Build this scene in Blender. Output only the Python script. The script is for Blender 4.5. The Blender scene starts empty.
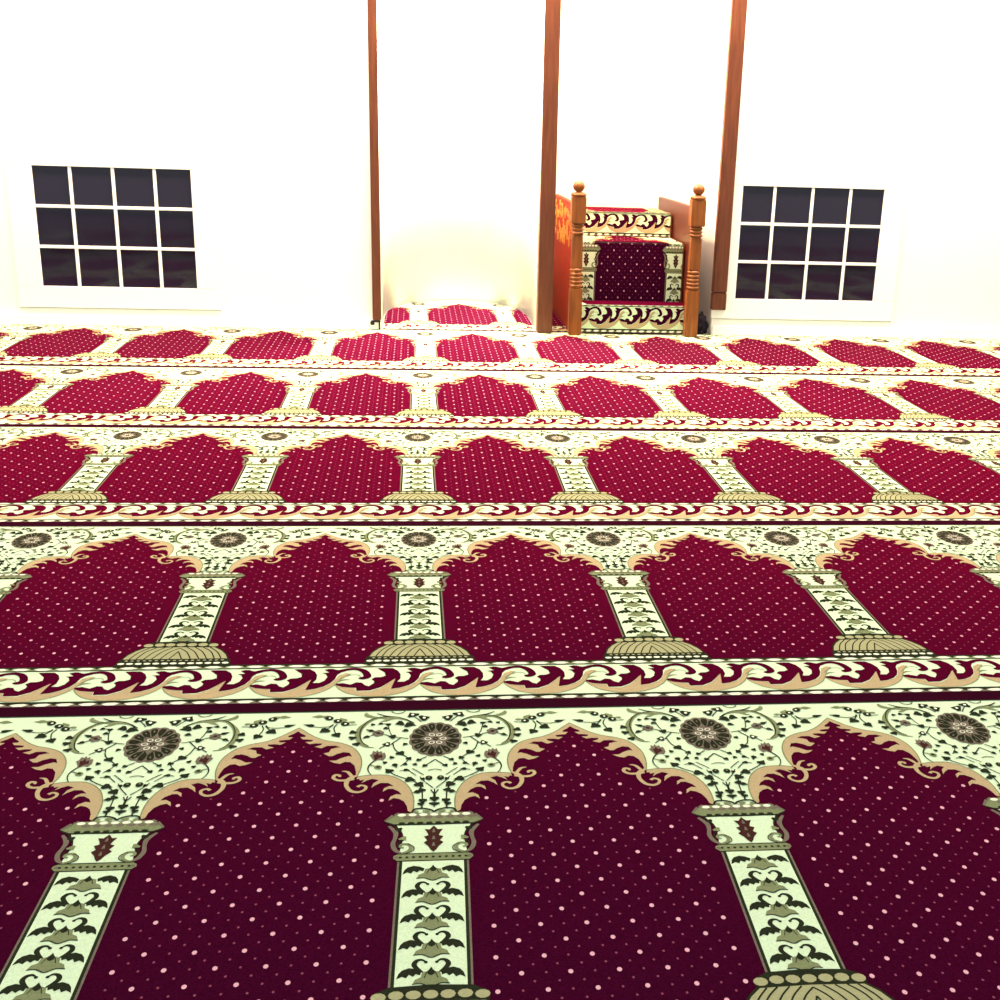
import bpy, bmesh, math, random
from mathutils import Vector, Matrix
random.seed(7)
PI = math.pi
C = bpy.context.scene.collection

# ------------------------------------------------------------------ materials
def lin(c):
    return tuple(((x/255)/12.92 if x/255 <= .04045 else ((x/255+.055)/1.055)**2.4) for x in c)

def mat(name, rgb, rough=.6, grain=0, gscale=300, spec=.3, sheen=0, sheen_tint=(1,1,1), bump=0, linear=False, coat=0):
    m = bpy.data.materials.new(name); m.use_nodes = True
    nt = m.node_tree; b = nt.nodes['Principled BSDF']
    col = tuple(rgb) if linear else lin(rgb)
    b.inputs['Base Color'].default_value = (*col, 1)
    b.inputs['Roughness'].default_value = rough
    b.inputs['Specular IOR Level'].default_value = spec
    b.inputs['Sheen Weight'].default_value = sheen
    b.inputs['Sheen Tint'].default_value = (*sheen_tint, 1)
    b.inputs['Sheen Roughness'].default_value = .3
    b.inputs['Coat Weight'].default_value = coat
    if grain or bump:
        tc = nt.nodes.new('ShaderNodeTexCoord'); nz = nt.nodes.new('ShaderNodeTexNoise')
        nz.inputs['Scale'].default_value = gscale; nz.inputs['Detail'].default_value = 2
        nt.links.new(tc.outputs['Object'], nz.inputs['Vector'])
        if grain:
            mr = nt.nodes.new('ShaderNodeMapRange')
            mr.inputs['From Min'].default_value = .25; mr.inputs['From Max'].default_value = .75
            mr.inputs['To Min'].default_value = 1-grain; mr.inputs['To Max'].default_value = 1+grain
            nt.links.new(nz.outputs['Fac'], mr.inputs['Value'])
            hs = nt.nodes.new('ShaderNodeHueSaturation')
            hs.inputs['Color'].default_value = (*col, 1)
            nt.links.new(mr.outputs['Result'], hs.inputs['Value'])
            nt.links.new(hs.outputs['Color'], b.inputs['Base Color'])
        if bump:
            bp = nt.nodes.new('ShaderNodeBump'); bp.inputs['Strength'].default_value = bump
            bp.inputs['Distance'].default_value = .001
            nt.links.new(nz.outputs['Fac'], bp.inputs['Height']); nt.links.new(bp.outputs['Normal'], b.inputs['Normal'])
    return m

def wood(name, c1, c2, rough=.4, vertical=True, sc=14):
    m = bpy.data.materials.new(name); m.use_nodes = True
    nt = m.node_tree; b = nt.nodes['Principled BSDF']; b.inputs['Roughness'].default_value = rough
    b.inputs['Specular IOR Level'].default_value = .35
    tc = nt.nodes.new('ShaderNodeTexCoord'); mp = nt.nodes.new('ShaderNodeMapping')
    mp.inputs['Scale'].default_value = (sc*4, sc*4, sc*.35)
    nz = nt.nodes.new('ShaderNodeTexNoise'); nz.inputs['Scale'].default_value = 1; nz.inputs['Detail'].default_value = 5
    nz.inputs['Distortion'].default_value = .6
    cr = nt.nodes.new('ShaderNodeValToRGB')
    cr.color_ramp.elements[0].position = .32; cr.color_ramp.elements[0].color = (*lin(c1), 1)
    cr.color_ramp.elements[1].position = .68; cr.color_ramp.elements[1].color = (*lin(c2), 1)
    nt.links.new(tc.outputs['Object'], mp.inputs['Vector']); nt.links.new(mp.outputs['Vector'], nz.inputs['Vector'])
    nt.links.new(nz.outputs['Fac'], cr.inputs['Fac']); nt.links.new(cr.outputs['Color'], b.inputs['Base Color'])
    return m

CREAM = mat('cream_wool', (.53, .67, .46), .9, .10, 260, 0, linear=True)
FIELD = mat('crimson_wool', (.0275, .0015, .0128), .9, .45, 330, 0, sheen=.38, sheen_tint=(1, .0, .03), linear=True)
TAN = mat('tan_wool', (.38, .30, .17), .9, .12, 300, 0, linear=True)
YTAN = mat('straw_wool', (.31, .31, .17), .9, .12, 300, 0, linear=True)
OLIVE = mat('sage_wool', (.17, .20, .10), .9, .18, 300, 0, linear=True)
DARK = mat('black_green_wool', (.018, .022, .012), .9, .3, 300, 0, linear=True)
TAUPE = mat('taupe_wool', (.14, .118, .09), .9, .2, 300, 0, linear=True)
BROWN = mat('brown_wool', (.045, .017, .014), .9, .25, 300, 0, linear=True)
PINK = mat('pink_white_wool', (.62, .33, .40), .9, .1, 300, 0, linear=True)
ROSE = mat('rose_wool', (.20, .048, .085), .9, .1, 300, 0, linear=True)
WHITEW = mat('ivory_wool', (.66, .70, .56), .9, .08, 300, 0, linear=True)
BAND = mat('maroon_border_wool', (.024, .0022, .009), .9, .3, 330, 0, linear=True)
MATS = [CREAM, FIELD, TAN, YTAN, OLIVE, DARK, TAUPE, BROWN, PINK, ROSE, WHITEW, BAND]
cr, fi, ta, yt, ol, dk, tp, br, pk, ro, wh, bd = range(12)

# ------------------------------------------------------------------ pattern of one repeat, millimetres:
# u across (0 = middle of a column), v from the far edge (0) to the near edge (1335)
CW, CH = 550.0, 1335.0
POLY = []      # (points, material, layer)
def P(pts, m, layer, sym=False, du=0, dv=0):
    q = [(a+du, b+dv) for a, b in pts]
    POLY.append((q, m, layer))
    if sym: POLY.append(([(-a, b) for a, b in reversed(q)], m, layer))

def crs(pts, n=5, closed=False):
    out = []; L = len(pts)
    g = (lambda i: pts[i % L]) if closed else (lambda i: pts[max(0, min(L-1, i))])
    for i in range(L if closed else L-1):
        p0, p1, p2, p3 = g(i-1), g(i), g(i+1), g(i+2)
        for j in range(n):
            t = j/n; o = []
            for k in range(len(p1)):
                a, b_, c, d = p0[k], p1[k], p2[k], p3[k]
                o.append(.5*((2*b_)+(-a+c)*t+(2*a-5*b_+4*c-d)*t*t+(-a+3*b_-3*c+d)*t**3))
            out.append(tuple(o))
    if not closed: out.append(tuple(pts[-1]))
    return out

def S(pts, w, m, layer, sym=False, n=4):
    """a stroke: w is one width or a width per point"""
    if not isinstance(w, (list, tuple)): w = [w]*len(pts)
    q = crs([(a, b, ww) for (a, b), ww in zip(pts, w)], n) if len(pts) > 2 else [(a, b, ww) for (a, b), ww in zip(pts, w)]
    L_, R_ = [], []
    for i, (a, b, ww) in enumerate(q):
        a0, b0, _ = q[max(0, i-1)]; a1, b1, _ = q[min(len(q)-1, i+1)]
        dx, dy = a1-a0, b1-b0; l = math.hypot(dx, dy) or 1
        nx, ny = -dy/l*ww/2, dx/l*ww/2
        L_.append((a+nx, b+ny)); R_.append((a-nx, b-ny))
    P(L_+R_[::-1], m, layer, sym)

def E(u, v, ru, rv, m, layer, sym=False, n=12, rot=0):
    c, s = math.cos(rot), math.sin(rot)
    P([(u+ru*math.cos(2*PI*i/n)*c-rv*math.sin(2*PI*i/n)*s, v+ru*math.cos(2*PI*i/n)*s+rv*math.sin(2*PI*i/n)*c) for i in range(n)], m, layer, sym)

def leaf(u, v, l, w, ang, m=dk, layer=4, sym=True, heart=True):
    """small pointed leaf, ang in degrees (0 = +u, 90 = +v)"""
    a = math.radians(ang); c, s = math.cos(a), math.sin(a)
    l *= 1.12; w *= 1.15
    base = [(-.5, 0), (-.32, .42), (-.05, .5), (.12, .3), (.5, 0), (.12, -.3), (-.05, -.5), (-.32, -.42)]
    if heart: base[0] = (-.34, 0)
    pts = [(x*l, y*w) for x, y in base]
    P([(u+x*c-y*s, v+x*s+y*c) for x, y in pts], m, layer, sym)

def trefoil(u, v, r, m=dk, layer=4, sym=True):
    pts = []
    for i in range(18):
        a = 2*PI*i/18; rr = r*(.62+.38*abs(math.cos(1.5*a)))
        pts.append((u+rr*math.cos(a), v+rr*1.2*math.sin(a)))
    P(pts, m, layer, sym)

# --- field of the niche (one per repeat, spans from this column to the next)
LOW = [(38, 436), (37, 391), (41, 358), (52, 325), (68, 302), (87, 288), (107, 285), (128, 286), (144, 290)]
UP = [(145, 288), (141, 264), (140, 237), (144, 206), (155, 178), (170, 158), (192, 144), (217, 134), (241, 115), (261, 91), (275, 74)]
lowc, upc = crs(LOW, 4), crs(UP, 4)
left = lowc+upc[1:]
P([(0, 1092), (0, 436)]+left+[(550-a, b) for a, b in reversed(left[:-1])]+[(550, 436), (550, 1092)], fi, 0)
# --- tan flames along the arch
low_in = [(38, 434), (47, 425), (49, 408), (55, 390), (64, 380), (74, 376), (83, 386), (80, 371), (70, 362), (60, 364), (66, 351), (77, 341), (86, 341), (95, 352), (93, 338), (84, 330), (75, 331), (86, 318), (100, 317), (110, 326), (117, 336), (113, 317), (104, 306), (116, 300), (126, 306), (136, 316), (131, 303), (126, 296), (146, 300)]
up_in = [(147, 292), (149, 267), (153, 245), (162, 230), (172, 228), (181, 236), (192, 232), (203, 222), (190, 222), (180, 212), (167, 204), (160, 207), (166, 190), (178, 187), (190, 194), (198, 203), (205, 203), (216, 191), (206, 186), (203, 172), (190, 166), (184, 166), (196, 158), (212, 158), (222, 168), (236, 161), (224, 154), (222, 147), (236, 146), (247, 149), (256, 139), (244, 138), (241, 131), (252, 128), (262, 127), (268, 117), (258, 116), (258, 110), (268, 100), (275, 90)]
def both(pts, m, layer):
    P(pts, m, layer, True)
both(lowc+low_in[::-1], ta, 1)
both(upc+up_in[::-1], ta, 1)
S(LOW, 2.4, ol, 2, True); S(UP, 2.4, ol, 2, True)
S([(146, 286), (158, 296), (163, 310), (162, 328), (153, 346), (139, 351), (128, 342), (127, 330), (136, 325), (142, 331)], [6, 9, 9, 8, 8, 7, 6, 6, 6, 7], ta, 2, True)
S([(150, 300), (166, 304), (180, 303), (189, 293), (186, 282), (178, 284), (178, 290)], [6, 8, 7, 7, 7, 6, 5], ta, 2, True)
S([(152, 298), (158, 282), (165, 270), (175, 267)], [6, 7, 6, 2], ta, 2, True)
S([(100, 300), (122, 297), (140, 303)], [3, 5, 6], ta, 2, True)

# --- spots
def inside(pt, poly):
    x, y = pt; c = False; j = len(poly)-1
    for i in range(len(poly)):
        xi, yi = poly[i]; xj, yj = poly[j]
        if (yi > y) != (yj > y) and x < (xj-xi)*(y-yi)/(yj-yi)+xi: c = not c
        j = i
    return c
safe = [(82, 1075), (84, 480), (96, 470), (92, 430), (60, 420), (90, 392), (100, 368), (128, 366), (172, 352), (200, 300), (206, 240), (222, 196), (240, 176), (262, 140), (275, 112)]
safe = safe+[(550-a, b) for a, b in reversed(safe[:-1])]
def nearcol(u, v):
    d = min(u, 550-u)
    lim = 92 if v < 600 else 70 if v < 925 else 70+(v-925)*.62
    return v > 420 and d < lim
for a in range(-16, 17):
    for b in range(-5, 50):
        if (a+b) % 2: continue
        u, v = 275+a*18, 181+b*20.3
        if v > 1068 or not inside((u, v), safe) or nearcol(u, v): continue
        big = a % 2 == 0 and b % 2 == 0 and ((a+b)//2) % 2 == 0
        if big: E(u, v, 3.9, 5.4, pk, 1, n=8)
        else: E(u, v, 2.1, 2.9, ro, 1, n=6)

# --- medallion
N = 16
pts = []
for i in range(N*6):
    t = 2*PI*i/(N*6); k = 1+.055*abs(math.sin(N*t/2))-.03
    pts.append((52*k*math.cos(t), 136+76*k*math.sin(t)))
P(pts, tp, 1)
E(0, 136, 48.5, 70.5, dk, 2, n=32)
for i in range(N):
    t = 2*PI*i/N
    def q(r, d): return (52*r*math.cos(t+d), 136+76*r*math.sin(t+d))
    P([q(.45, -.05), q(.66, -.022), q(.80, -.03), q(.93, -.10), q(.93, .10), q(.80, .03), q(.66, .022), q(.45, .05)], tp, 3)
    t += PI/N
    P([q(.70, -.02), q(.79, -.035), q(.84, 0), q(.79, .035), q(.70, .02)], tp if i % 4 else br, 3)
pts = []
for i in range(16):
    t = 2*PI*i/16; r = .64 if i % 2 == 0 else .40
    pts.append((52*r*math.cos(t), 136+76*r*math.sin(t)))
P(pts, tp, 3)
for i in range(6):
    t = 2*PI*i/6+(.0)
    u, v = 15*math.cos(t), 136+20*math.sin(t)
    E(u, v, 7.0, 6.0, wh, 4, n=12, rot=t if i % 3 else 0)
    E(u, v, 5.0, 4.1, tp, 5, n=10, rot=t if i % 3 else 0)
E(0, 136, 5.5, 7, dk, 4); E(0, 136, 2.2, 3, tp, 5, n=6)

# --- spandrel vines (right half mirrored)
S([(44, 62), (56, 50), (68, 41), (82, 36), (96, 37), (114, 33), (128, 40), (141, 58), (151, 80), (155, 104), (153, 130), (146, 152), (134, 166), (120, 169)],
  [2, 3, 5, 8, 11, 8, 8, 9, 12, 13, 12, 9, 5, 2], ol, 2, True)
S([(44, 62), (60, 44), (80, 31), (100, 29), (118, 32), (134, 44), (145, 66), (151, 92), (150, 122), (143, 148), (131, 164)], 2.4, dk, 3, True)
S([(114, 33), (130, 29), (142, 20), (144, 9)], [3, 9, 11, 4], ol, 2, True)
S([(84, 30), (104, 25), (122, 12)], [3, 4, 2], dk, 3, True)
S([(92, 38), (104, 48), (112, 50)], [8, 7, 2], ol, 2, True)
S([(64, 3), (70, 11), (79, 14), (88, 10), (92, 3)], 2.5, dk, 3, True)
for u, v, a in ((166, 100, 40), (165, 126, 80), (155, 154, 110)): leaf(u, v, 17, 15, a)
for u, v, a, l in ((24, 38, -160, 24), (48, 22, -60, 22)):
    leaf(u, v, l, 24, a); E(u, v, 3.4, 4.6, wh, 5, True, 8)
for u, v, a, l in ((54, 70, 165, 22), (73, 62, 20, 20)): leaf(u, v, l, 20, a)
S([(40, 74), (50, 60), (60, 44)], 2.5, dk, 3, True)
S([(30, 56), (36, 44), (46, 28)], 2.3, dk, 3, True)
S([(54, 133), (69, 128), (86, 123), (101, 113), (112, 109)], 2.4, dk, 3, True)
leaf(86, 123, 17, 16, -15)
S([(69, 128), (83, 150), (88, 158), (96, 159), (110, 176)], 2.4, dk, 3, True)
leaf(96, 157, 17, 17, 0); E(95, 157, 3, 4, wh, 5, True, 8)
S([(84, 154), (78, 182), (65, 200), (49, 222)], 2.4, dk, 3, True)
leaf(67, 198, 20, 17, 125); leaf(50, 221, 14, 11, 125)
for k in range(6):
    t = 2*PI*k/6+.3; E(115+7*math.cos(t), 106+9*math.sin(t), 5.5, 6, tp, 3, True, 8)
E(115, 106, 4, 5, dk, 4, True, 8)
leaf(132, 93, 20, 9, -30); leaf(138, 123, 18, 9, 40); S([(118, 110), (138, 123)], 2.3, dk, 3, True); S([(118, 104), (132, 93)], 2.3, dk, 3, True)
P([(95, 214), (96, 200), (99, 192), (102, 196), (105, 185), (109, 190), (113, 181), (116, 189), (121, 184), (123, 198), (127, 202), (121, 216), (117, 230), (108, 222), (100, 226)], tp, 2, True)
P([(101, 214), (104, 199), (108, 205), (112, 192), (116, 203), (120, 200), (117, 218), (116, 228), (108, 216)], br, 3, True)
S([(117, 228), (124, 242), (127, 258), (124, 274), (119, 285)], [3, 3, 2.6, 2, 1.6], dk, 3, True)
S([(123, 245), (114, 250), (104, 262)], 2.2, dk, 3, True)
E(108, 254, 7.5, 8, ol, 4, True, 10, .5); E(108, 254, 4, 4, dk, 5, True, 8, .5)
S([(0, 226), (21, 254)], 2.4, dk, 3, True); leaf(20, 252, 13, 10, 55)
S([(16, 213), (33, 229)], 2.4, dk, 3, True); leaf(32, 228, 12, 10, 50)
S([(-13, 271), (0, 267), (13, 271)], 2.2, dk, 3)
S([(88, 268), (80, 281), (71, 290), (57, 301), (44, 309), (31, 324), (24, 346), (22, 372), (22, 392)], 2.5, dk, 3, True)
for u, v, a, r in ((87, 270, -50, 20), (46, 307, 160, 22), (28, 328, 130, 22), (24, 350, 60, 17), (21, 390, 90, 18), (33, 356, 20, 14)): leaf(u, v, r, r*.8, a)
S([(67, 272), (53, 268), (35, 291)], 2, dk, 3, True); leaf(54, 268, 14, 9, 170)
S([(43, 262), (32, 275), (21, 290)], 2, dk, 3, True)
S([(28, 296), (20, 314), (3, 341)], 2, dk, 3, True); leaf(22, 306, 12, 8, 120)
S([(78, 239), (73, 258)], 2, dk, 3, True); leaf(76, 248, 17, 10, 110)
E(11, 302, 7, 9, dk, 4, True, 10); E(11, 300, 2, 2.6, ol, 5, True, 6)
S([(0, 345), (0, 385)], [2, 6], dk, 3); S([(0, 366), (7, 348)], 2.4, dk, 3, True); leaf(0, 384, 20, 16, 90, sym=False)
S([(0, 414), (0, 398)], 2, dk, 3); leaf(0, 402, 14, 18, 90, sym=False)
S([(-40, 432), (-34, 420), (-20, 418), (-6, 424), (0, 432)], 4.2, dk, 4, True)
S([(28, 400), (22, 410), (24, 420)], 3, dk, 4, True); leaf(24, 402, 14, 12, 100)
E(14, 428, 7, 5, ol, 3, True, 10); E(32, 430, 5, 4, ol, 3, True, 8)
for u, v, l, a in ((61, 96, 16, 30), (97, 66, 15, -30), (112, 62, 13, 40), (100, 84, 14, 150), (128, 66, 12, 60), (60, 158, 13, 60), (38, 246, 12, 130), (58, 244, 13, 30), (96, 236, 12, 80), (84, 214, 13, -60)):
    leaf(u, v, l, l*.7, a)
S([(86, 122), (92, 100), (98, 68), (112, 60)], 1.9, dk, 3, True)
S([(50, 220), (56, 236), (66, 252)], 1.7, dk, 3, True)
# flowers beside the apex
for u, v in ((184, 60), (200, 46), (218, 32)):
    E(u, v, 9, 10, dk, 4, True, 8, .4); E(u-1, v, 2.6, 3.4, wh, 5, True, 6)
leaf(226, 24, 24, 12, -20, ol, 2, True, False); leaf(243, 22, 22, 12, 5, ol, 2, True, False); leaf(190, 40, 22, 14, -60, ol, 2, True, False); leaf(172, 52, 16, 8, -10, ol, 2, True, False)
S([(160, 64), (178, 66)], 2.3, dk, 3, True); S([(208, 60), (214, 70), (229, 74), (246, 71)], 2.4, dk, 3, True)
leaf(255, 64, 26, 11, -20); leaf(197, 111, 22, 18, 120); leaf(223, 90, 24, 20, 40)
S([(200, 60), (205, 80), (199, 106)], 2.5, dk, 3, True); S([(207, 62), (213, 74), (222, 88)], 2.5, dk, 3, True)

# --- capital
P([(0, 434), (63, 434), (86, 461), (66, 474), (0, 474)], ol, 2, True)
P([(-66, 472), (66, 472), (56, 500), (52, 520), (54, 545), (58, 572), (-58, 572), (-54, 545), (-52, 520), (-56, 500)], cr, 1)
for i in range(-3, 4):
    E(i*19, 441, 7.5, 5.2, wh, 4, n=10)
    E(i*19+9.5, 450, 7.5, 5, tp, 3, n=10)
    E(i*19, 458, 8, 5.5, ol, 3, n=10)
S([(-86, 462), (-70, 474), (-40, 474), (0, 475), (40, 474), (70, 474), (86, 462)], [2, 4, 5, 5, 5, 4, 2], dk, 3, n=3)
for i in range(-4, 4): E(i*16+8, 470, 6, 4, dk, 4, n=8)
S([(72, 442), (86, 461)], [7, 3], tp, 4, True); S([(62, 433), (70, 440)], 4, tp, 3, True)
S([(78, 478), (66, 500), (66, 520), (69, 540), (64, 560), (53, 570)], [5, 9, 7, 8, 8, 4], tp, 2, True)
S([(54, 570), (42, 564), (38, 552), (44, 541), (54, 542), (56, 550), (50, 553)], [4, 7, 7, 7, 6, 5, 4], ol, 3, True)
S([(68, 478), (57, 497), (53, 516), (52, 528), (60, 536), (60, 552)], 2.6, dk, 3, True)
leaf(60, 492, 16, 12, 110, dk, 4); leaf(52, 522, 14, 14, 130, ol, 4)
S([(44, 541), (34, 549), (34, 562), (46, 571)], 1.8, dk, 4, True)
P([(0, 480), (7, 493), (16, 492), (11, 504), (9, 513), (17, 517), (11, 530), (17, 537), (9, 549), (5, 560), (0, 568)], br, 3, True)
for v in (500, 523, 545): S([(0, v-8), (0, v+4)], [2, 6], tp, 4)
# ring
P([(-58, 572), (58, 572), (66, 578), (67, 585), (60, 594), (-60, 594), (-67, 585), (-66, 578)], ol, 2)
S([(-62, 572), (62, 572)], 2.5, dk, 3); S([(-62, 595), (62, 595)], 2.5, dk, 3)
for i in range(-5, 6): E(i*11, 583.5, 3, 3.4, dk, 3, n=6)
E(61, 583.5, 4, 4.5, tp, 3, True, 8)
# --- shaft
P([(-59.5, 596), (59.5, 596), (61, 934), (-61, 934)], tp, 1)
P([(-56, 596), (56, 596), (57.5, 934), (-57.5, 934)], dk, 2)
P([(-51, 597), (51, 597), (52.5, 934), (-52.5, 934)], cr, 3)
for k in range(5):
    y = 612+k*69.7
    def T(l): return [(a, b-680+y) for a, b in l]
    P(T([(14, 688), (22, 682), (32, 679), (42, 684), (47, 692), (50, 705), (42, 699), (36, 703), (32, 695), (26, 700), (22, 694), (16, 697)]), dk, 4, True)
    if k:
        S(T([(9, 664), (15, 660), (22, 663), (25, 672), (20, 682), (12, 690)]), [3, 5, 7, 8, 7, 3], dk, 4, True)
        E(8, y-14, 3, 3.4, dk, 4, True, 6)
    P(T([(0, 680), (6, 688), (13, 690), (15, 702), (23, 707), (27, 719), (18, 715), (10, 721), (0, 723)]), ol, 4, True)
    S(T([(-27, 718), (-14, 717), (0, 725), (14, 717), (27, 718)]), 2.2, dk, 5)
    leaf(0, y+8, 18, 10, -90, dk, 5, False, False)
    S(T([(6, 690), (10, 704)]), 1.4, dk, 5, True)
# --- base
P([(0, 930), (60, 934), (82, 948), (84, 966), (0, 968)], dk, 4, True)
for i in range(-3, 4): E(i*24.5, 953 if abs(i) < 3 else 956, 11, 10, yt, 5, n=10)
P([(0, 962), (80, 966), (98, 986), (112, 1012), (119, 1044), (0, 1044)], dk, 4, True)
P([(0, 968), (78, 971), (95, 990), (108, 1014), (115, 1038), (0, 1038)], yt, 5, True)
for pts in ([(0, 994), (14, 1039)], [(0, 974), (19, 998), (33, 1038)], [(16, 970), (36, 996), (52, 1038)], [(34, 970), (54, 997), (69, 1038)], [(52, 970), (73, 997), (86, 1038)], [(68, 971), (88, 1000), (101, 1038)]):
    S(pts, 3.0, dk, 6, True)
P([(-122, 1040), (122, 1040), (126, 1070), (130, 1084), (-130, 1084), (-126, 1070)], dk, 4)
for i in range(-8, 9): E(i*13.2, 1047, 4.2, 3, yt, 5, n=6)
for i in range(-6, 7): E(i*19, 1064, 8, 5.5, wh, 5, n=8)
# --- near border: bead row, scrolls, bead row, crimson band
P([(-275, 1080), (275, 1080), (275, 1100), (-275, 1100)], ol, 2)
P([(-275, 1076), (275, 1076), (275, 1082), (-275, 1082)], dk, 3)
P([(-275, 1097), (275, 1097), (275, 1101), (-275, 1101)], dk, 3)
P([(-275, 1101), (275, 1101), (275, 1264), (-275, 1264)], cr, 1)
P([(-275, 1262), (275, 1262), (275, 1270), (-275, 1270)], dk, 3)
P([(-275, 1264), (275, 1264), (275, 1290), (-275, 1290)], tp, 2)
P([(-275, 1286), (275, 1286), (275, 1331), (-275, 1331)], bd, 3)
for i in range(12):
    x = -275+45.83*(i+.0)
    P([(x-19, 1090), (x-8, 1083), (x+8, 1083), (x+19, 1090), (x+8, 1096), (x-8, 1096)], wh, 4)
    P([(x+16, 1081), (x+30, 1081), (x+23, 1091)], dk, 4)
    P([(x-18, 1278), (x-7, 1272), (x+9, 1271), (x+18, 1276), (x+8, 1285), (x-9, 1285)], wh, 4)
    P([(x+15, 1268), (x+31, 1268), (x+25, 1280)], dk, 4)
m2 = [(0, 1190), (15, 1187), (32, 1196), (44, 1184), (56, 1186), (63, 1200), (72, 1206), (82, 1190), (83, 1180), (76, 1168), (84, 1158), (97, 1157), (107, 1150), (105, 1132), (95, 1118), (88, 1107), (104, 1106), (118, 1117), (127, 1138), (130, 1165), (124, 1172), (113, 1190), (98, 1212), (75, 1229), (46, 1230), (45, 1214), (30, 1212), (14, 1208), (0, 1198)]
m3 = [(104, 1106), (122, 1107), (134, 1122), (140, 1142), (140, 1166), (133, 1184), (148, 1184), (158, 1172), (163, 1152), (158, 1136), (150, 1130), (166, 1128), (154, 1112), (166, 1106), (182, 1114), (194, 1124), (184, 1142), (180, 1165), (172, 1186), (158, 1204), (140, 1216), (120, 1222), (124, 1196), (129, 1166), (124, 1140), (114, 1118)]
m3b = [(131, 1186), (140, 1170), (150, 1164), (146, 1176), (152, 1186)]
tan = [(-2, 1196), (14, 1209), (30, 1213), (44, 1216), (45, 1232), (75, 1233), (98, 1215), (114, 1190), (120, 1160), (121, 1142), (130, 1165), (127, 1196), (119, 1224), (141, 1217), (160, 1205), (174, 1186), (183, 1160), (188, 1144), (204, 1132), (214, 1136), (196, 1160), (186, 1186), (174, 1212), (150, 1238), (123, 1254), (93, 1261), (58, 1258), (29, 1244), (10, 1222)]
for r in range(3):
    o = -275+183.333*r+91.6
    o = -183.333+183.333*r-0
    P([(a+o, b) for a, b in tan], ta, 2)
    P([(a+o, b) for a, b in m2], fi, 3)
    P([(a+o, b) for a, b in m3], fi, 3)
    S([(a+o, b) for a, b in [(0, 1200), (10, 1222), (29, 1244), (58, 1258), (93, 1261), (123, 1254), (150, 1238), (172, 1214), (186, 1186), (197, 1160), (214, 1136)]], 2, ol, 4)
    S([(a+o, b) for a, b in [(-14, 1108), (2, 1122), (22, 1112), (42, 1110), (58, 1122), (66, 1142), (66, 1155), (56, 1162), (50, 1158)]], [4, 14, 12, 13, 16, 17, 17, 14, 8], fi, 4)
    S([(a+o, b) for a, b in [(4, 1170), (16, 1154), (30, 1144), (44, 1142), (52, 1152)]], 1.8, ol, 3)
    S([(a+o, b) for a, b in [(4, 1182), (16, 1170), (30, 1170)]], [1, 6, 1], ol, 3)
P([(-275, 1331), (275, 1331), (275, 1335), (-275, 1335)], dk, 2)

# ------------------------------------------------------------------ helpers
def tag(o, label=None, cat=None, group=None, kind=None):
    if label: o['label'] = label
    if cat: o['category'] = cat
    if group: o['group'] = group
    if kind: o['kind'] = kind
    return o
def link(name, me, mats, parent=None):
    o = bpy.data.objects.new(name, me); C.objects.link(o)
    for m in (mats if isinstance(mats, list) else [mats]):
        if m.name not in [x.name for x in me.materials]: me.materials.append(m)
    o.parent = parent
    return o
def empty(name, loc=(0, 0, 0)):
    o = bpy.data.objects.new(name, None); o.empty_display_size = .1; C.objects.link(o); o.location = loc
    return o
def box(bm, x0, x1, y0, y1, z0, z1, bev=0, mi=0):
    t = bmesh.new()
    vs = [t.verts.new((x, y, z)) for x in (x0, x1) for y in (y0, y1) for z in (z0, z1)]
    for f in ((0, 1, 3, 2), (4, 6, 7, 5), (0, 4, 5, 1), (2, 3, 7, 6), (0, 2, 6, 4), (1, 5, 7, 3)): t.faces.new([vs[i] for i in f])
    bmesh.ops.recalc_face_normals(t, faces=t.faces)
    if bev: bmesh.ops.bevel(t, geom=t.edges[:]+t.verts[:], offset=bev, segments=2, affect='EDGES')
    for f in t.faces: f.material_index = mi
    me = bpy.data.meshes.new('tmp'); t.to_mesh(me); t.free(); bm.from_mesh(me); bpy.data.meshes.remove(me)
def mesh_obj(name, bm, mats, parent=None):
    me = bpy.data.meshes.new(name); bm.to_mesh(me); bm.free()
    return link(name, me, mats, parent)
def boxobj(name, dims, m, parent=None, bev=0):
    bm = bmesh.new(); box(bm, *dims, bev=bev); return mesh_obj(name, bm, m, parent)

TH = .008
def pattern(bm, k0, k1, sk=0.0, tilt=0):
    """adds the woven pattern for repeats k0..k1 to bm, in metres, x across, y = -v"""
    ctr = {}
    def zf(layer):
        ctr[layer] = ctr.get(layer, 0)+1
        return TH+.00022*(layer+1)+.00003*(ctr[layer] % 6)
    for q, m, layer in POLY:
        z = zf(layer)
        for k in range(k0, k1+1):
            vs = [bm.verts.new((k*.55+(a+sk*b)/1000, -b/1000, z)) for a, b in q]
            try:
                f = bm.faces.new(vs)
                if f.calc_area() > 0:
                    f.normal_update()
                    if f.normal.z < 0: f.normal_flip()
                f.material_index = m
            except ValueError:
                pass

def slab(bm, x0, x1, y0, y1, sk=0):
    pts = [(x0-sk*y0, y0), (x1-sk*y0, y0), (x1-sk*y1, y1), (x0-sk*y1, y1)]
    lo = [bm.verts.new((x, y, 0)) for x, y in pts]; hi = [bm.verts.new((x, y, TH)) for x, y in pts]
    bm.faces.new(hi); bm.faces.new(lo[::-1])
    for i in range(4): bm.faces.new([lo[i], lo[(i+1) % 4], hi[(i+1) % 4], hi[i]])

def clip(bm, planes):
    bmesh.ops.triangulate(bm, faces=bm.faces[:])
    for co, no in planes:     # keep the side opposite to no
        bmesh.ops.bisect_plane(bm, geom=bm.verts[:]+bm.edges[:]+bm.faces[:], dist=1e-7, plane_co=co, plane_no=no, clear_outer=True)

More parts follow.
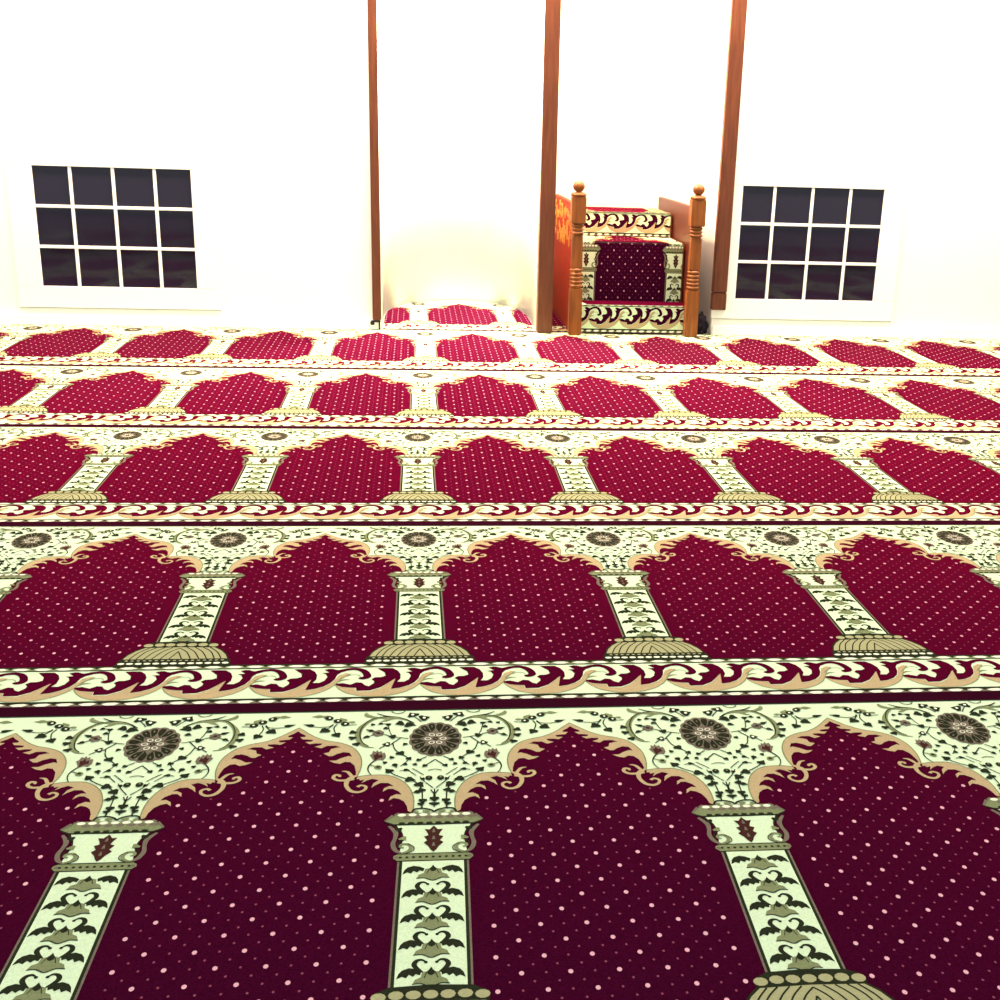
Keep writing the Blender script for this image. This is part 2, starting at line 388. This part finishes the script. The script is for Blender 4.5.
# ------------------------------------------------------------------ carpet strips
Y0, RR = 2.512, 1.33485
GRP = 'patterned prayer carpet strips laid in rows'
strips = [
    (.0423, -.0252, 'nearest crimson prayer carpet strip, its fringe of niches running out at the bottom of the view'),
    (.0128, -.0022, 'crimson prayer carpet strip with full niches, second row from the camera'),
    (.0148, -.0024, 'crimson prayer carpet strip in the middle, third row from the camera'),
    (.0453, -.0004, 'crimson prayer carpet strip, second row out from the white window wall'),
    (.0686, -.0032, 'crimson prayer carpet strip touching the white wall and the foot of the wooden pulpit')]
strips[0] = (.0423, -.0252, 'nearest and largest crimson prayer carpet strip, dark maroon niches with big medallions')
for i, (off, sk, lab) in enumerate(strips):
    bm = bmesh.new()
    slab(bm, -6*.55-.275, 8*.55+.275, -(RR-.0015), 0, sk)
    for f in bm.faces: f.material_index = cr
    pattern(bm, -6, 8, sk)
    o = mesh_obj('prayer_carpet', bm, MATS)
    o.location = (off, Y0+i*RR, -.009)
    tag(o, lab, 'carpet', GRP)

# carpet inside the mihrab alcove, cut to the curve of its wall
NX0, NX1 = -.178, .735
curve = [(-.178, 8.45), (-.165, 8.68), (-.125, 8.88), (-.05, 9.05), (.06, 9.18), (.19, 9.26), (.33, 9.285), (.46, 9.255), (.57, 9.15), (.65, 9.0), (.71, 8.80), (.735, 8.6)]
outline = [(NX0, 7.8535)]+curve+[(NX1, 7.8535)]
ZY = 7.8535+RR
bm = bmesh.new(); slab(bm, -.8, 1.4, -(RR-.0015), .11)
for f in bm.faces: f.material_index = cr
pattern(bm, -1, 2, 0)
pl = []
OX = .036
for i in range(len(outline)):
    a, b = outline[i], outline[(i+1) % len(outline)]
    d = Vector((b[0]-a[0], b[1]-a[1], 0)); n = Vector((-d.y, d.x, 0)).normalized()
    if i == len(outline)-1: continue
    pl.append((Vector((a[0]-OX, a[1]-ZY, 0)), n))
clip(bm, pl)
o = mesh_obj('alcove_carpet', bm, MATS); o.location = (OX, ZY, -.009)
tag(o, 'bright red prayer carpet cut to a rounded end inside the white alcove', 'carpet')

# ------------------------------------------------------------------ room
WALL = mat('white_wall_paint', (.86, .87, .86), .7, .015, 8, .2, linear=True)
WFR = mat('white_window_paint', (.88, .89, .88), .45, spec=.3, linear=True)
GAP = mat('sill_shadow_grey', (.25, .28, .26), .8, linear=True)  # grey for the painted shade line below the casings
SCREED = mat('grey_screed', (.35, .34, .32), .9, .1, 20, .1, linear=True)
boxobj('floor', (-4.5, 6, -1.5, 10.2, -.12, -.0095), SCREED)['kind'] = 'structure'
WY = 7.856       # face of the white wall
TOP = 3.0
def wallmesh(name, boxes, m=WALL):
    bm = bmesh.new()
    for b_ in boxes: box(bm, *b_)
    o = mesh_obj(name, bm, m); o['kind'] = 'structure'; return o
LWx = (-2.09, -1.234); RWx = (1.932, 2.793); WZ = (.218, .872)
def opening(x0, x1, a, b):   # a wall from x0 to x1 with a window hole a..b
    return [(x0, a, WY, WY+.2, -.0095, TOP), (b, x1, WY, WY+.2, -.0095, TOP), (a, b, WY, WY+.2, -.0095, WZ[0]), (a, b, WY, WY+.2, WZ[1], TOP)]
wallmesh('wall_front_left', opening(-4.5, -.185, *LWx))
wallmesh('wall_front_right', opening(1.80, 6, *RWx))
wallmesh('wall_above_openings', [(-.185, 1.80, WY, WY+.2, 2.15, TOP)])
# alcove wall, a curved shell
bm = bmesh.new()
full = [(-.185, WY)]+[(.28+(x-.28)*1.014, 8.45+(y-8.45)*1.010) for x, y in curve]+[(.742, WY)]
prev = None
for i, (x, y) in enumerate(full):
    if i == 0: d = Vector((-1, 0))
    elif i == len(full)-1: d = Vector((1, 0))
    else:
        t = Vector((full[i+1][0]-full[i-1][0], full[i+1][1]-full[i-1][1])); d = Vector((-t.y, t.x)).normalized()
    th = .05 if x < .7 else .03
    ring = [bm.verts.new((x, y, -.0095)), bm.verts.new((x, y, 2.2)), bm.verts.new((x+d.x*th, y+d.y*th, 2.2)), bm.verts.new((x+d.x*th, y+d.y*th, -.0095))]
    if prev:
        for j in range(4): bm.faces.new([prev[j], prev[(j+1) % 4], ring[(j+1) % 4], ring[j]])
    prev = ring
bmesh.ops.recalc_face_normals(bm, faces=bm.faces)
for f in bm.faces: f.smooth = abs(f.normal.z) < .1
o = mesh_obj('wall_alcove', bm, WALL); o['kind'] = 'structure'
# stair recess
wallmesh('wall_recess', [(.80, 1.95, 9.3, 9.4, -.0095, 2.2), (1.80, 1.9, WY+.2, 9.3, -.0095, 2.2), (.775, .80, WY+.06, 9.35, -.0095, 2.2)])

# windows
GLASS = mat('dark_night_glass', (.014, .011, .026), .04, spec=.35, linear=True)
def window(name, xs, mull, label):
    r = empty(name, ((xs[0]+xs[1])/2, WY, WZ[0])); r['kind'] = 'structure'; r['label'] = label
    M = r.matrix_basis.inverted() if False else Matrix.Translation(-Vector(r.location))
    def put(o): o.data.transform(M); o.parent = r; return o
    bm = bmesh.new(); f = .018
    # casing boards
    cx0, cx1 = xs[0]-.139, xs[1]+.131
    box(bm, cx0, cx1, WY-.007, WY+.002, .098, WZ[0], .002)
    box(bm, cx0, cx1, WY-.007, WY+.002, WZ[1], WZ[1]+.12, .002)
    box(bm, cx0, xs[0], WY-.007, WY+.002, WZ[0], WZ[1], .002)
    box(bm, xs[1], cx1, WY-.007, WY+.002, WZ[0], WZ[1], .002)
    put(mesh_obj('window_frame', bm, WFR))
    bm = bmesh.new()
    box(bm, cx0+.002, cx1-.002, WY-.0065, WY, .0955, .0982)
    put(mesh_obj('sill_shadow_strip', bm, GAP))  # thin grey strip standing in for the shadow under the casing
    bm = bmesh.new()
    for x in mull: box(bm, x-.009, x+.009, WY-.004, WY+.012, WZ[0], WZ[1], .002)
    for z in (.4365, .6570): box(bm, xs[0], xs[1], WY-.0035, WY+.011, z-.0085, z+.0085, .002)
    put(mesh_obj('glazing_bars', bm, WFR))
    put(boxobj('window_pane', (xs[0], xs[1], WY+.004, WY+.009, WZ[0], WZ[1]), GLASS))
    put(boxobj('window_blackout', (xs[0]-.05, xs[1]+.05, WY+.15, WY+.19, WZ[0]-.05, WZ[1]+.05), GAP)) if False else None
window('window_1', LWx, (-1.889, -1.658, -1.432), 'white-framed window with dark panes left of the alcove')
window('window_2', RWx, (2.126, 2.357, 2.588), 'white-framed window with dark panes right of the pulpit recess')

# skirting
boxobj('baseboard_left', (-4.5, -.19, WY-.014, WY, 0, .055), WFR, bev=.003)['kind'] = 'structure'
boxobj('baseboard_right', (1.805, 6, WY-.014, WY, 0, .055), WFR, bev=.003)['kind'] = 'structure'

# wooden trims
OAK = wood('brown_stained_wood', (80, 38, 20), (102, 54, 30), .5)
ORG = wood('orange_varnished_wood', (104, 54, 14), (134, 76, 24), .4)
def trim(name, dims, label, extra=None):
    bm = bmesh.new()
    box(bm, *dims, bev=.004)
    if extra: box(bm, *extra, bev=.003)
    o = mesh_obj(name, bm, OAK); tag(o, label, kind='structure'); return o
trim('trim_1', (-.236, -.186, WY-.03, WY+.015, .058, 2.15), 'narrow brown wood trim up the left edge of the alcove')
trim('trim_2', (.733, .822, WY-.05, WY+.05, .0005, 2.15), 'wide brown wood post between the alcove and the pulpit')
trim('trim_3', (1.787, 1.872, WY-.034, WY+.02, .255, 2.15), 'wide brown wood trim between the pulpit and right window', (1.787, 1.872, WY-.034, WY+.02, .152, .2525))
# black bracket at the foot of the narrow trim
BLK = mat('black_plastic', (.012, .012, .014), .4, linear=True)
bm = bmesh.new()
box(bm, -.201, -.191, WY-.032, WY-.0145, .004, .050, .001)
box(bm, -.245, -.190, WY-.032, WY-.0145, .047, .056, .001)
box(bm, -.250, -.226, WY-.034, WY-.0145, .030, .050, .003)
o = mesh_obj('corner_bracket', bm, BLK)
tag(o, 'small black angled bracket at the foot of the narrow alcove trim', 'bracket')

# ------------------------------------------------------------------ pulpit (minbar)
pul = empty('pulpit', (1.30, 7.82, 0)); tag(pul, 'wooden stepped pulpit with carpeted steps and turned posts in the recess', 'pulpit')
MV = Matrix.Translation(-Vector(pul.location))
def child(o, par=pul):
    o.data.transform(MV); o.parent = par; return o
# wooden carcass under the carpet
bm = bmesh.new()
box(bm, .985, 1.645, 7.855, 9.05, -.009, .160)
box(bm, .985, 1.645, 8.052, 9.05, .160, .508)
box(bm, .985, 1.645, 8.502, 9.05, .508, .655)
child(mesh_obj('step_body', bm, ORG))
def carpet_piece(name, v0, v1, fn, xa=.990, xb=1.632):
    """a cut of the same carpet, laid by fn(x, t, h) where t runs 0..1 from v0 to v1"""
    bm = bmesh.new()
    CX = 1.042
    slab(bm, -.8, 1.5, -1.335, 0)
    for f in bm.faces: f.material_index = cr
    pattern(bm, -1, 2, 0)
    clip(bm, [(Vector((0, -v0/1000, 0)), Vector((0, 1, 0))), (Vector((0, -v1/1000, 0)), Vector((0, -1, 0))),
              (Vector((xa-CX, 0, 0)), Vector((-1, 0, 0))), (Vector((xb-CX, 0, 0)), Vector((1, 0, 0)))])
    for v in bm.verts:
        t = (-v.co.y*1000-v0)/(v1-v0)
        v.co = Vector(fn(v.co.x+CX, t, v.co.z))
    return child(mesh_obj(name, bm, MATS))
carpet_piece('riser_carpet', 1090, 1290, lambda x, t, h: (x, 7.822-h, .172-.163*t))
carpet_piece('tread_carpet', 880, 1090, lambda x, t, h: (x, 8.050-.236*t, .162+h-.004*math.sin(PI*t)))
carpet_piece('riser_carpet', 420, 770, lambda x, t, h: (x, 8.046-h, .515-.345*t))
carpet_piece('tread_carpet', 180, 420, lambda x, t, h: (x, 8.500-.462*t, .510+h+.006*math.cos(6*(x-1.3))*t))
carpet_piece('riser_carpet', 1100, 1290, lambda x, t, h: (x, 8.496-h, .660-.140*t))
carpet_piece('tread_carpet', 700, 1100, lambda x, t, h: (x, 9.04-.555*t, .657+h))

def newel(x0, x1, name='newel_post'):
    """square post with turned rings"""
    cx, cy = (x0+x1)/2, 7.775; w = (x1-x0)/2
    bm = bmesh.new()
    def sq(z0, z1, a, a2=None, bev=.004):
        t = bmesh.new(); a2 = a2 or a
        vs = [t.verts.new((cx+sx*r, cy+sy*r, z)) for z, r in ((z0, a), (z1, a2)) for sx, sy in ((-1, -1), (1, -1), (1, 1), (-1, 1))]
        t.faces.new(vs[:4][::-1]); t.faces.new(vs[4:])
        for i in range(4): t.faces.new([vs[i], vs[(i+1) % 4], vs[4+(i+1) % 4], vs[4+i]])
        bmesh.ops.bevel(t, geom=t.edges[:], offset=bev, segments=2, affect='EDGES')
        me = bpy.data.meshes.new('t'); t.to_mesh(me); t.free(); bm.from_mesh(me); bpy.data.meshes.remove(me)
    sq(.001, .272, w)
    sq(.388, .575, w*.86, w*.80)
    sq(.640, .79, w*1.12)
    prof = []
    def ring(z0, z1, r0, r1):
        n = 6
        for i in range(n+1):
            t = i/n; prof.append((z0+(z1-z0)*t, r0+(r1-r0)*math.sin(PI*t)))
    prof.append((.265, w*.8)); prof.append((.272, w*.86))
    for k in range(5): ring(.276+k*.0225, .276+(k+1)*.0225, w*.82, w*1.05)
    prof += [(.392, w*.8), (.395, w*.5), (.570, w*.5), (.573, w*.75)]
    for k in range(3): ring(.578+k*.02, .578+(k+1)*.02, w*.78, w*1.02)
    prof += [(.640, w*.9), (.645, w*.5), (.785, w*.5), (.792, w*1.2), (.800, w*1.25), (.808, w*1.1), (.815, w*.5)]
    for i in range(9):
        t = PI*i/8; prof.append((.845-.032*math.cos(t), max(.001, w*.95*math.sin(t)) if i not in (0,) else w*.5))
    n = 24; prev = None
    for z, r in prof:
        rg = [bm.verts.new((cx+r*math.cos(2*PI*i/n), cy+r*math.sin(2*PI*i/n), z)) for i in range(n)]
        if prev:
            for i in range(n):
                f = bm.faces.new([prev[i], prev[(i+1) % n], rg[(i+1) % n], rg[i]]); f.smooth = True
        else: bm.faces.new(rg[::-1])
        prev = rg
    bm.faces.new(prev)
    return child(mesh_obj(name, bm, ORG))
newel(.914, .988); newel(1.614, 1.689)
# side panels of the pulpit
REDP = mat('orange_red_felt', (.50, .045, .018), .75, .15, 60, .2, linear=True)
RWOOD = wood('red_brown_wood', (66, 16, 16), (92, 28, 20), .4)
GOLD = mat('gold_braid', (.75, .42, .10), .6, .3, 90, .3, linear=True)
def panel(x0, x1, m, label):
    bm = bmesh.new(); box(bm, x0, x1, 7.855, 9.05, -.009, .74, .003)
    o = child(mesh_obj('side_panel', bm, m)); o['label'] = label; return o
pL = panel(.940, .975, REDP, 'orange-red cloth covered side panel')
pR = panel(1.650, 1.680, RWOOD, 'red-brown wooden side panel')
bm = bmesh.new()     # braid on the cloth panel
for i in range(58):
    y = 7.86+i*.02; z = .56+.10*random.random()+(y-7.83)*.05
    box(bm, .935, .942, y, y+.013, z, z+.02+.02*random.random(), .002)
    if i % 2: box(bm, .935, .942, y, y+.012, .47+.1*random.random(), .49+.1*random.random()+.03, .002)
ob = mesh_obj('gold_braid', bm, GOLD); ob['kind'] = 'stuff'; child(ob)
ob.parent = pL
# small carpet remnant beside the pulpit, in the recess
bm = bmesh.new(); slab(bm, -.8, 1.4, -(RR-.0015), 0)
for f in bm.faces: f.material_index = cr
pattern(bm, -1, 2, 0)
def rect(bm, x0, x1, y0, y1, ox, oy):
    clip(bm, [(Vector((x0-ox, 0, 0)), Vector((-1, 0, 0))), (Vector((x1-ox, 0, 0)), Vector((1, 0, 0))), (Vector((0, y1-oy, 0)), Vector((0, 1, 0))), (Vector((0, y0-oy, 0)), Vector((0, -1, 0)))])
OX2 = .62
rect(bm, .826, .938, 7.8535, 9.18, OX2, ZY)
o = mesh_obj('recess_carpet', bm, MATS); o.location = (OX2, ZY, -.009)
tag(o, 'narrow red carpet piece on the floor between the brown post and pulpit', 'carpet')

# dark crumpled cloth on the floor right of the pulpit
CLOTH = mat('dark_violet_cloth', (.007, .005, .014), .9, .3, 30, linear=True)
bm = bmesh.new()
bmesh.ops.create_icosphere(bm, subdivisions=5, radius=1)
rs = [(Vector((random.uniform(-1, 1), random.uniform(-1, 1), random.uniform(-1, 1))).normalized(), random.uniform(3, 9), random.uniform(0, 6)) for _ in range(9)]
for v in bm.verts:
    d = v.co.normalized(); k = 1
    for ax, fr, ph in rs: k += .05*math.sin(fr*d.dot(ax)*1.4+ph)
    k -= .08*abs(math.sin(5*math.atan2(d.y, d.x)+3*d.z))
    z = d.z*k
    v.co = Vector((d.x*k*(.040-.010*max(0, z)), d.y*k*.05, max(0, .066+z*.072)))
for f in bm.faces: f.smooth = True
o = mesh_obj('cloth_bundle', bm, CLOTH); o.location = (1.742, 7.895, -.0095)
tag(o, 'dark violet crumpled cloth on the floor right of the pulpit post', 'cloth')

# ------------------------------------------------------------------ light
w = bpy.data.worlds.new('w'); bpy.context.scene.world = w; w.use_nodes = True
bg = w.node_tree.nodes['Background']; bg.inputs[0].default_value = (.92, 1, 1.0, 1); bg.inputs[1].default_value = .90
def area(name, loc, size, power, col, rot=(0, 0, 0), sy=None):
    l = bpy.data.lights.new(name, 'AREA'); l.energy = power; l.color = col; l.size = size
    if sy: l.shape = 'RECTANGLE'; l.size_y = sy
    o = bpy.data.objects.new(name, l); C.objects.link(o); o.location = loc; o.rotation_euler = rot
    return o
area('ceiling_light_row', (.6, 7.42, 2.9), 8, 820, (1, .74, .50), sy=.3)
def point(name, loc, power, col, r=.06):
    l = bpy.data.lights.new(name, 'POINT'); l.energy = power; l.color = col; l.shadow_soft_size = r
    o = bpy.data.objects.new(name, l); C.objects.link(o); o.location = loc
point('alcove_lamp', (.28, 8.45, 2.05), 850, (1, .80, .60))
point('recess_fill', (.90, 8.15, 2.05), 240, (1, .62, .35))  # unseen fill light, added to brighten the red side panel

# ------------------------------------------------------------------ camera
cam = bpy.data.cameras.new('camera'); co = bpy.data.objects.new('camera', cam); C.objects.link(co)
AX = Vector((0.993479, -0.109617, 0.031371)); AU = Vector((0.006681, 0.330636, 0.943735)); AF = Vector((0.113821, 0.937371, -0.329212))
m = Matrix((( AX.x, AU.x, -AF.x, 0), (AX.y, AU.y, -AF.y, 0), (AX.z, AU.z, -AF.z, 1.16166), (0, 0, 0, 1)))
co.matrix_world = m
cam.sensor_width = 36; cam.sensor_fit = 'HORIZONTAL'
cam.lens = 1306.907/1000*36; cam.shift_x = -.06464; cam.shift_y = .08332
cam.clip_start = .05; cam.clip_end = 100
sc = bpy.context.scene; sc.camera = co
sc.view_settings.view_transform = 'Standard'; sc.view_settings.look = 'None'
sc.view_settings.exposure = 0; sc.view_settings.gamma = 1; sc.view_settings.use_curve_mapping = False
